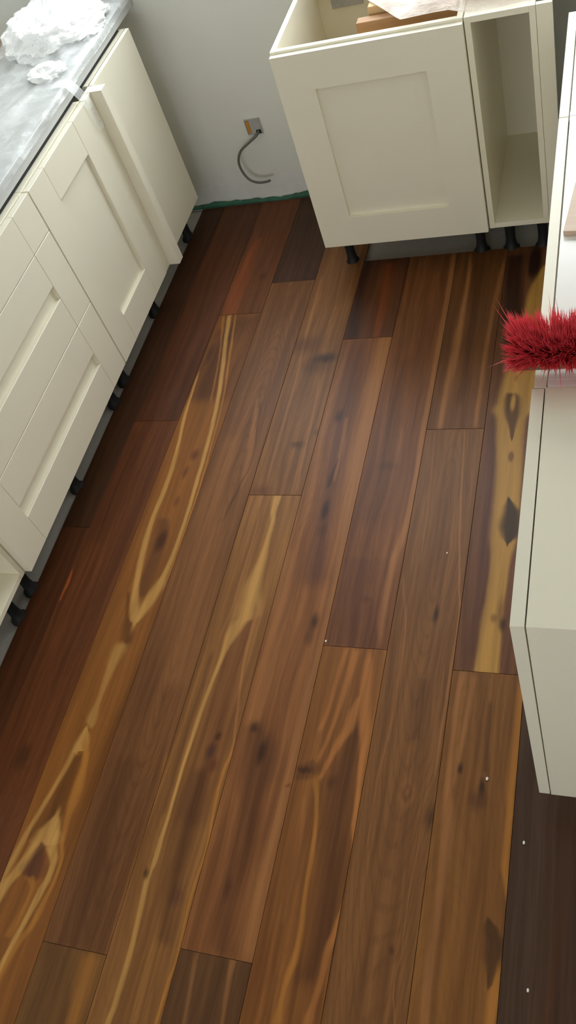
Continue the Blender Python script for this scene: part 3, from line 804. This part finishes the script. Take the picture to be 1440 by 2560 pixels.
t, loc = left_unit('open_base_cabinet', 'cream base cabinet without a door, nearest end of the plastic-covered run', 0.583, 1.181, (0.66, 1.109))
t, loc = left_unit('drawer_cabinet', 'cream three-drawer base cabinet under the plastic-covered worktop', 1.183, 2.082, (1.214, 1.635, 2.036))
shaker(t, loc, LR, 'drawer_front', 1.1845, 2.0805, 0.7295, ZT - 0.003, flat=True)
shaker(t, loc, LR, 'drawer_front', 1.1845, 2.0805, 0.4405, 0.7265)
shaker(t, loc, LR, 'drawer_front', 1.1845, 2.0805, ZB + 0.001, 0.4375)
t, loc = left_unit('door_cabinet', 'cream single-door base cabinet between the drawers and the corner post', 2.084, 2.583, (2.151, 2.540))
shaker(t, loc, LR, 'door', 2.0855, 2.5815, ZB + 0.001, ZT - 0.003)
loc = (-1.70, 2.63, ZB)
t = thing('corner_post', 'narrow cream corner post standing proud beside the single-door cabinet', 'filler post', loc)
box('filler_strip', (-1.722, -1.6975, 2.5845, 2.632, ZB, ZT - 0.002), CREAM, t, loc, 0.0009)
box('post', (-1.722, -1.653, 2.6325, 2.675, ZB - 0.001, ZT - 0.001), CREAM, t, loc, 0.0012)
t, loc = left_unit('blind_corner_cabinet', 'cream base cabinet with plain blank front panel next to the far wall', 2.677, 3.066, (3.022,))
box('front_panel', (-1.7225, -1.704, 2.6775, 3.064, ZB + 0.004, ZT), CREAM, t, loc, 0.0009)

# worktop under polythene
WKB, WKT = ZT + 0.0125, ZT + 0.060
wk = box('worktop', (-2.130, -1.735, 0.575, WALL_Y - 0.01, WKB, WKT), WORKTOP, bev=0.002)
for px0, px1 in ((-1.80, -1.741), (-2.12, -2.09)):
    box('gap_shade_strip', (px0, px1, 0.60, 3.05, ZT + 0.0003, WKB), BLACK, wk, bev=0)  # black strips pack the gap; the front one stands in for its shade
tag(wk, 'pale worktop along the left run, covered with crumpled plastic sheet', 'worktop')

# ---- far run (faces -Y), front plane Y = 2.641
FR = Run('Y', 2.641, -1)
FY = 2.741
loc = (-0.75, 2.93, SUB)
t = thing('sink_cabinet', 'cream base cabinet with one large framed door and open top, on the far wall', 'cabinet', loc, 'base cabinets on the far wall')
carcass(t, loc, FR, -1.052, -0.4545, 0.555, -0.022, 0.874, top='edge')
shaker(t, loc, FR, 'door', -1.0505, -0.4545, ZB + 0.001, 0.866, solid=True)
for x in (-1.0, -0.504):
    leg(t, loc, x, FY + 0.012)
    leg(t, loc, x, 3.13)
box('service_plate', (-0.985, -0.873, 3.188, 3.196, 0.742, 0.800), STEEL, t, loc, 0.001)
loc = (-0.33, 2.93, SUB)
t = thing('narrow_open_cabinet', 'narrow cream base cabinet with no door, beside the large framed door', 'cabinet', loc, 'base cabinets on the far wall')
carcass(t, loc, FR, -0.4515, -0.252, 0.555, -0.020, 0.874, top='rails')
box('filler_strip', FR.b(-0.2510, -0.206, -0.038, -0.020, ZB + 0.012, 0.874), CARCASS, t, loc, 0.0008)
for x in (-0.398, -0.285):
    leg(t, loc, x, FY + 0.012)
    leg(t, loc, x, 3.13)

# ---- right run (faces -X), front plane X = -0.163
def right_unit(name, label, u0, u1, plane, top, mat):
    run = Run('X', plane, -1)
    loc = (0.13, (u0 + u1) / 2, SUB)
    t = thing(name, label, 'cabinet', loc, 'base cabinets along the right-hand run')
    carcass(t, loc, run, u0, u1, 0.555, -0.0245, ZT, top, mat)
    shaker(t, loc, run, 'door', u0 + 0.0005, u1 - 0.0015, ZB + 0.001, ZT - 0.001, solid=True)
    for y in (u0 + 0.07, u1 - 0.07):
        for x in (-0.055, 0.36):
            leg(t, loc, x, y)
    return t

right_unit('end_cabinet', 'cream base cabinet with closed top and plain end, nearest on the right', 0.688, 1.190, -0.163, 'panel', CARCASS)
right_unit('middle_cabinet', 'cream base cabinet under the red broom head on the right', 1.1915, 2.083, -0.1595, 'rails', WHITE_TOP)
right_unit('corner_cabinet', 'cream base cabinet at the far end of the right-hand run', 2.0845, 2.598, -0.1595, 'rails', WHITE_TOP)

# ------------------------------------------------------------------ polythene over the left worktop
def ridged(p):
    v = 0.0
    a = 1.0
    for k in range(4):
        v += a * (1 - abs(noise.noise(p)) * 2)
        p = p * 2.1 + Vector((3.1, 1.7, 0.4))
        a *= 0.5
    return v / 1.9

zt = WKT
bm = bmesh.new()
NX, NY = 46, 240
Y0, Y1 = 0.60, WALL_Y - 0.03
grid = []
for j in range(NY + 1):
    row = []
    yy = Y0 + (Y1 - Y0) * j / NY
    for i in range(NX + 1):
        s = i / NX * 0.53 - 0.055                # distance across; <0 hangs behind, >0.43 hangs in front
        dr = 0.022 + 0.012 * noise.noise(Vector((yy * 3, 4, 0)))
        lx = -2.130 + s
        w = ridged(Vector((lx * 8 - yy * 0.8, yy * 2.0, 0.6)))
        h = 0.004 + 0.020 * max(0, w) ** 2
        heap = math.exp(-((yy - 3.0) / 0.24) ** 2) * math.exp(-((lx + 1.97) / 0.17) ** 2)
        h += heap * (0.045 + 0.040 * w)
        if s < 0:
            x_, z_ = -2.133 - 0.004 * w, zt + h + s * 0.9
        elif s > 0.395:
            q = s - 0.395
            x_, z_ = -1.735 + 0.004 + 0.005 * abs(w), zt + 0.004 - min(q, dr) * 0.95
            x_ += 0.0 if q < dr else (q - dr) * 0.08
        else:
            edge = min(1, (0.395 - s) / 0.03)
            x_, z_ = lx, zt + 0.004 + (h - 0.004) * edge
        row.append(bm.verts.new((x_ + 0.003 * noise.noise(Vector((lx * 20, yy * 20, 5))), yy, z_)))
    grid.append(row)
for j in range(NY):
    for i in range(NX):
        bm.faces.new((grid[j][i], grid[j][i + 1], grid[j + 1][i + 1], grid[j + 1][i]))
sheet = obj('plastic_sheet', bm, FILM, smooth=True)
tag(sheet, 'crumpled milky plastic sheet spread over the left worktop', 'plastic sheet')


def crumple(name, cx, cy, cz, rx, ry, rz, mat, seed, parent=None, n=3, amp=0.35):
    bm = bmesh.new()
    bmesh.ops.create_icosphere(bm, subdivisions=n + 1, radius=1.0)
    for v in bm.verts:
        d = v.co.normalized()
        k = 1 + amp * (ridged(d * 1.7 + Vector((seed, seed * 0.7, 0))) - 0.6)
        z = d.z * k
        if z < -0.35:
            z = -0.35
        v.co = Vector((cx + d.x * k * rx, cy + d.y * k * ry, cz + (z + 0.35) * rz))
    return obj(name, bm, mat, parent)

FILM_HEAP = film_mat('bunched_polythene', 1.0, 0.92, (0.97, 0.98, 0.98, 1))
crumple('bunched_fold', -1.93, 2.98, zt + 0.004, 0.18, 0.215, 0.085, FILM_HEAP, 1.3, sheet, 4, 0.42)
crumple('bunched_fold', -1.79, 2.955, zt + 0.004, 0.055, 0.085, 0.030, FILM_HEAP, 5.3, sheet, 3, 0.6)
crumple('bunched_fold', -1.84, 2.67, zt + 0.004, 0.07, 0.06, 0.022, FILM_HEAP, 8.1, sheet, 3, 0.6)

# loose film tab hanging over the edge beside the post
bm = bmesh.new()
g = []
tab = [(-1.775, zt + 0.012), (-1.745, zt + 0.010), (-1.722, zt + 0.006), (-1.708, zt - 0.020), (-1.692, ZT + 0.004), (-1.6885, ZT - 0.02), (-1.6875, ZT - 0.05), (-1.687, ZT - 0.08), (-1.685, ZT - 0.11)]
for j, (tx, tz) in enumerate(tab):
    g.append([bm.verts.new((tx + 0.0012 * math.sin(k * 2.1 + j), 2.545 + 0.050 * k / 5 + 0.003 * j, tz + 0.0015 * math.sin(j * 1.7 + k))) for k in range(6)])
for j in range(8):
    for k in range(5):
        bm.faces.new((g[j][k], g[j][k + 1], g[j + 1][k + 1], g[j + 1][k]))
obj('hanging_tab', bm, FILM_CLEAR, sheet, smooth=True)

# ------------------------------------------------------------------ wrapped board over the far right corner
loc = (-0.2, 2.95, 0.875)
t = thing('wrapped_board', 'pale board in loose plastic wrap lying over the far corner cabinets', 'wrapped board', loc)
bm = bmesh.new()
chamfer_box(bm, -0.465, 0.50, 2.76, 3.19, 0.8755, 0.905, 0.002)
obj('board', bm, BOARD_PINK, t, loc)
bm = bmesh.new()
g = []
for j in range(41):
    row = []
    for i in range(81):
        f = i / 80
        px = -0.90 + 1.42 * f
        front = 2.672 + 1.30 * max(0.0, -0.635 - px) + 0.014 * noise.noise(Vector((px * 9, 1, 0)))
        py = front + (3.205 - front) * j / 40
        w = ridged(Vector((px * 4, py * 5, 2.2)))
        rest = min(1.0, max(0.0, (-0.44 - px) / 0.05))
        z_ = 0.8785 + 0.018 * rest + 0.004 * max(0, w) + (0.032 - 0.016 * rest + 0.012 * max(0, w)) * min(1, j / 5)
        row.append(bm.verts.new((px, py, z_)))
    g.append(row)
for j in range(40):
    for i in range(80):
        bm.faces.new((g[j][i], g[j][i + 1], g[j + 1][i + 1], g[j + 1][i]))
obj('plastic_wrap', bm, FILM_PINK, t, loc, smooth=True)

# timber boards standing inside the open-topped cabinet
tag(box('timber_board', (-0.79, -0.48, 2.752, 2.790, ZB + 0.0185, 0.872), TIMBER_BROWN, bev=0.0015), 'brown timber board on edge inside the open-topped cabinet, front one', 'board', 'timber boards in the far cabinet')
tag(box('timber_board', (-0.757, -0.50, 2.800, 2.850, ZB + 0.0185, 0.893), TIMBER_TAN, bev=0.0015), 'paler tan timber board behind the brown one in the open-topped cabinet', 'board', 'timber boards in the far cabinet')

# batten on the far wall behind the left worktop
tag(box('wall_batten', (RX0 + 0.002, -2.18, WALL_Y - 0.024, WALL_Y - 0.0005, 0.785, 0.858), BOARD_PINK, bev=0.001), 'pale batten fixed to the far wall behind the left worktop', 'batten')

# ------------------------------------------------------------------ socket box and cable
loc = ((SX0 + SX1) / 2, WALL_Y, (SZ0 + SZ1) / 2)
t = thing('socket_box', 'open metal socket box set in the far wall', 'socket box', loc)
cxm, czm = loc[0], loc[2]
s = 0.033
yb = WALL_Y - 0.0015
bm = bmesh.new()
fr_ = 0.0025
for (a, b_, c_, d_) in ((-s, s, s - fr_, s), (-s, s, -s, -s + fr_), (-s, -s + fr_, -s + fr_, s - fr_), (s - fr_, s, -s + fr_, s - fr_)):
    chamfer_box(bm, cxm + a, cxm + b_, yb - 0.006, yb + 0.001, czm + c_, czm + d_)
obj('rim', bm, STEEL, t, loc)
box('back_plate', (cxm - s + fr_, cxm + s - fr_, yb - 0.001, yb + 0.001, czm - s + fr_, czm + s - fr_), STEEL, t, loc, 0)
box('card_insert', (cxm - s + 0.004, cxm - s + 0.016, yb - 0.004, yb - 0.0012, czm - s + 0.006, czm + s - 0.006), CARD, t, loc, 0.0004)
box('grommet', (cxm + 0.006, cxm + 0.026, yb - 0.010, yb - 0.001, czm - s + 0.003, czm - s + 0.017), BLACK, t, loc, 0.002)
cab = obj('cable', tube([(-1.412, 3.219, 0.322), (-1.422, 3.200, 0.312), (-1.455, 3.185, 0.296), (-1.500, 3.175, 0.268), (-1.521, 3.170, 0.225),
                         (-1.517, 3.168, 0.178), (-1.497, 3.165, 0.143), (-1.465, 3.163, 0.127), (-1.430, 3.162, 0.126), (-1.408, 3.162, 0.130)], 0.0052, 10), CABLE, smooth=True)
tag(cab, 'dark grey cable curling down out of the wall socket box', 'cable')

# ------------------------------------------------------------------ red broom head lying on its back
TILT = math.radians(30)
loc = (-0.046, 1.252, ZT + 0.0275)
t = thing('broom_head', 'red bristled broom head resting on the right-hand cabinets', 'broom', loc)
t.rotation_euler = (TILT, 0, 0)
OLIVE = painted('olive_brown_stock', lin(92, 82, 48), 0.5, 0.1, 40)
bm = bmesh.new()
chamfer_box(bm, -0.150, 0.150, -0.030, 0.030, -0.012, 0.012, 0.006)
obj('stock', bm, OLIVE, t)
bm = lathe([(0.013, -0.020), (0.017, -0.012), (0.017, -0.0115)], 0.0, 0.0)
obj('handle_socket', bm, OLIVE, t, smooth=True)
nb_ = NT('red_bristle')
x_, y_, z_ = nb_.coords()
nf = nb_.noise(nb_.xyz(x_, y_, z_), 140, 3)
nb_.set(color=nb_.mix(nf, lin(212, 40, 56), lin(250, 112, 122)), rough=0.5)
rb = random.Random(3)
verts, faces = [], []
z0 = 0.012
NBX, NBY = 30, 7
for ix in range(NBX):
    for iy in range(NBY):
        ex = 2 * (ix + 0.5) / NBX - 1
        ey = 2 * (iy + 0.5) / NBY - 1
        bx, by = 0.142 * ex, 0.025 * ey
        tx, ty = rb.gauss(0, 0.0035), rb.gauss(0, 0.0035)
        for k in range(34):
            fx = rb.gauss(0, 0.005) + tx + 0.026 * (abs(ex) ** 5) * (1 if ex > 0 else -1)
            fy = rb.gauss(0, 0.005) + ty + (0.042 if ey > 0 else 0.030) * ey
            L = 0.058 + rb.uniform(-0.012, 0.005) - 0.004 * max(abs(ey), abs(ex) ** 4)
            if rb.random() < 0.012:
                fx *= 2.0
                fy *= 2.0
            r0 = 0.0008
            b0 = Vector((bx + rb.gauss(0, 0.0014), by + rb.gauss(0, 0.0014), z0))
            mid = b0 + Vector((fx * 0.38, fy * 0.38, L * 0.55))
            tip = b0 + Vector((fx, fy, L))
            a = rb.uniform(0, math.pi)
            sd = Vector((math.cos(a), math.sin(a), 0)) * r0
            sp = Vector((-math.sin(a), math.cos(a), 0)) * r0
            i0 = len(verts)
            verts += [b0 + sd, b0 - sd + sp, b0 - sd - sp, mid + sd, mid - sd + sp, mid - sd - sp, tip]
            faces += [(i0, i0 + 1, i0 + 4, i0 + 3), (i0 + 1, i0 + 2, i0 + 5, i0 + 4), (i0 + 2, i0, i0 + 3, i0 + 5),
                      (i0 + 3, i0 + 4, i0 + 6), (i0 + 4, i0 + 5, i0 + 6), (i0 + 5, i0 + 3, i0 + 6)]
me = bpy.data.meshes.new('bristles')
me.from_pydata([tuple(v) for v in verts], [], faces)
br = obj('bristles', me, nb_.mat, t)
br['kind'] = 'stuff'

# ------------------------------------------------------------------ board sample on the right-hand cabinets
bm = bmesh.new()
chamfer_box(bm, 0, 0.30, 0, 0.19, 0, 0.012, 0.0008)
bs = obj('sample_board', bm, BOARD_PINK)
bs.location = (-0.128, 1.628, ZT + 0.0005)
bs.rotation_euler = (0, 0, math.radians(-6))
tag(bs, 'pale pinkish timber offcut lying on the right-hand cabinet tops', 'board')

# ------------------------------------------------------------------ plaster crumbs on the planks
CRUMBS = (
    (-0.7669, 1.0940, 0.0035, 'tiny white plaster crumb at the end joint of a purplish plank mid-floor'),
    (-0.2961, 0.7598, 0.0042, 'tiny white plaster crumb beside a dark knot near the right end cabinet'),
    (-0.2016, 0.6232, 0.0038, 'tiny white plaster crumb on the dark plank just below the end cabinet'),
    (-0.1725, 0.3276, 0.0036, 'tiny white plaster crumb nearest the lower right corner of the floor'),
    (-0.4685, 1.3978, 0.0030, 'tiny pale plaster crumb on the plank beside the yellow-streaked plank'))
for px, py, r_, crumb_label in CRUMBS:
    bm = bmesh.new()
    bmesh.ops.create_icosphere(bm, subdivisions=1, radius=r_)
    for v in bm.verts:
        v.co = Vector((v.co.x * 0.8, v.co.y * 1.2, max(v.co.z, -0.4 * r_) * 0.6)) * (1 + 0.3 * noise.noise(v.co * 900))
    zmin = min(v.co.z for v in bm.verts)
    for v in bm.verts:
        v.co += Vector((px, py, 0.0003 - zmin))
    cr = obj('plaster_crumb', bm, CRUMB)
    tag(cr, crumb_label, 'crumb', 'plaster crumbs on the planks')
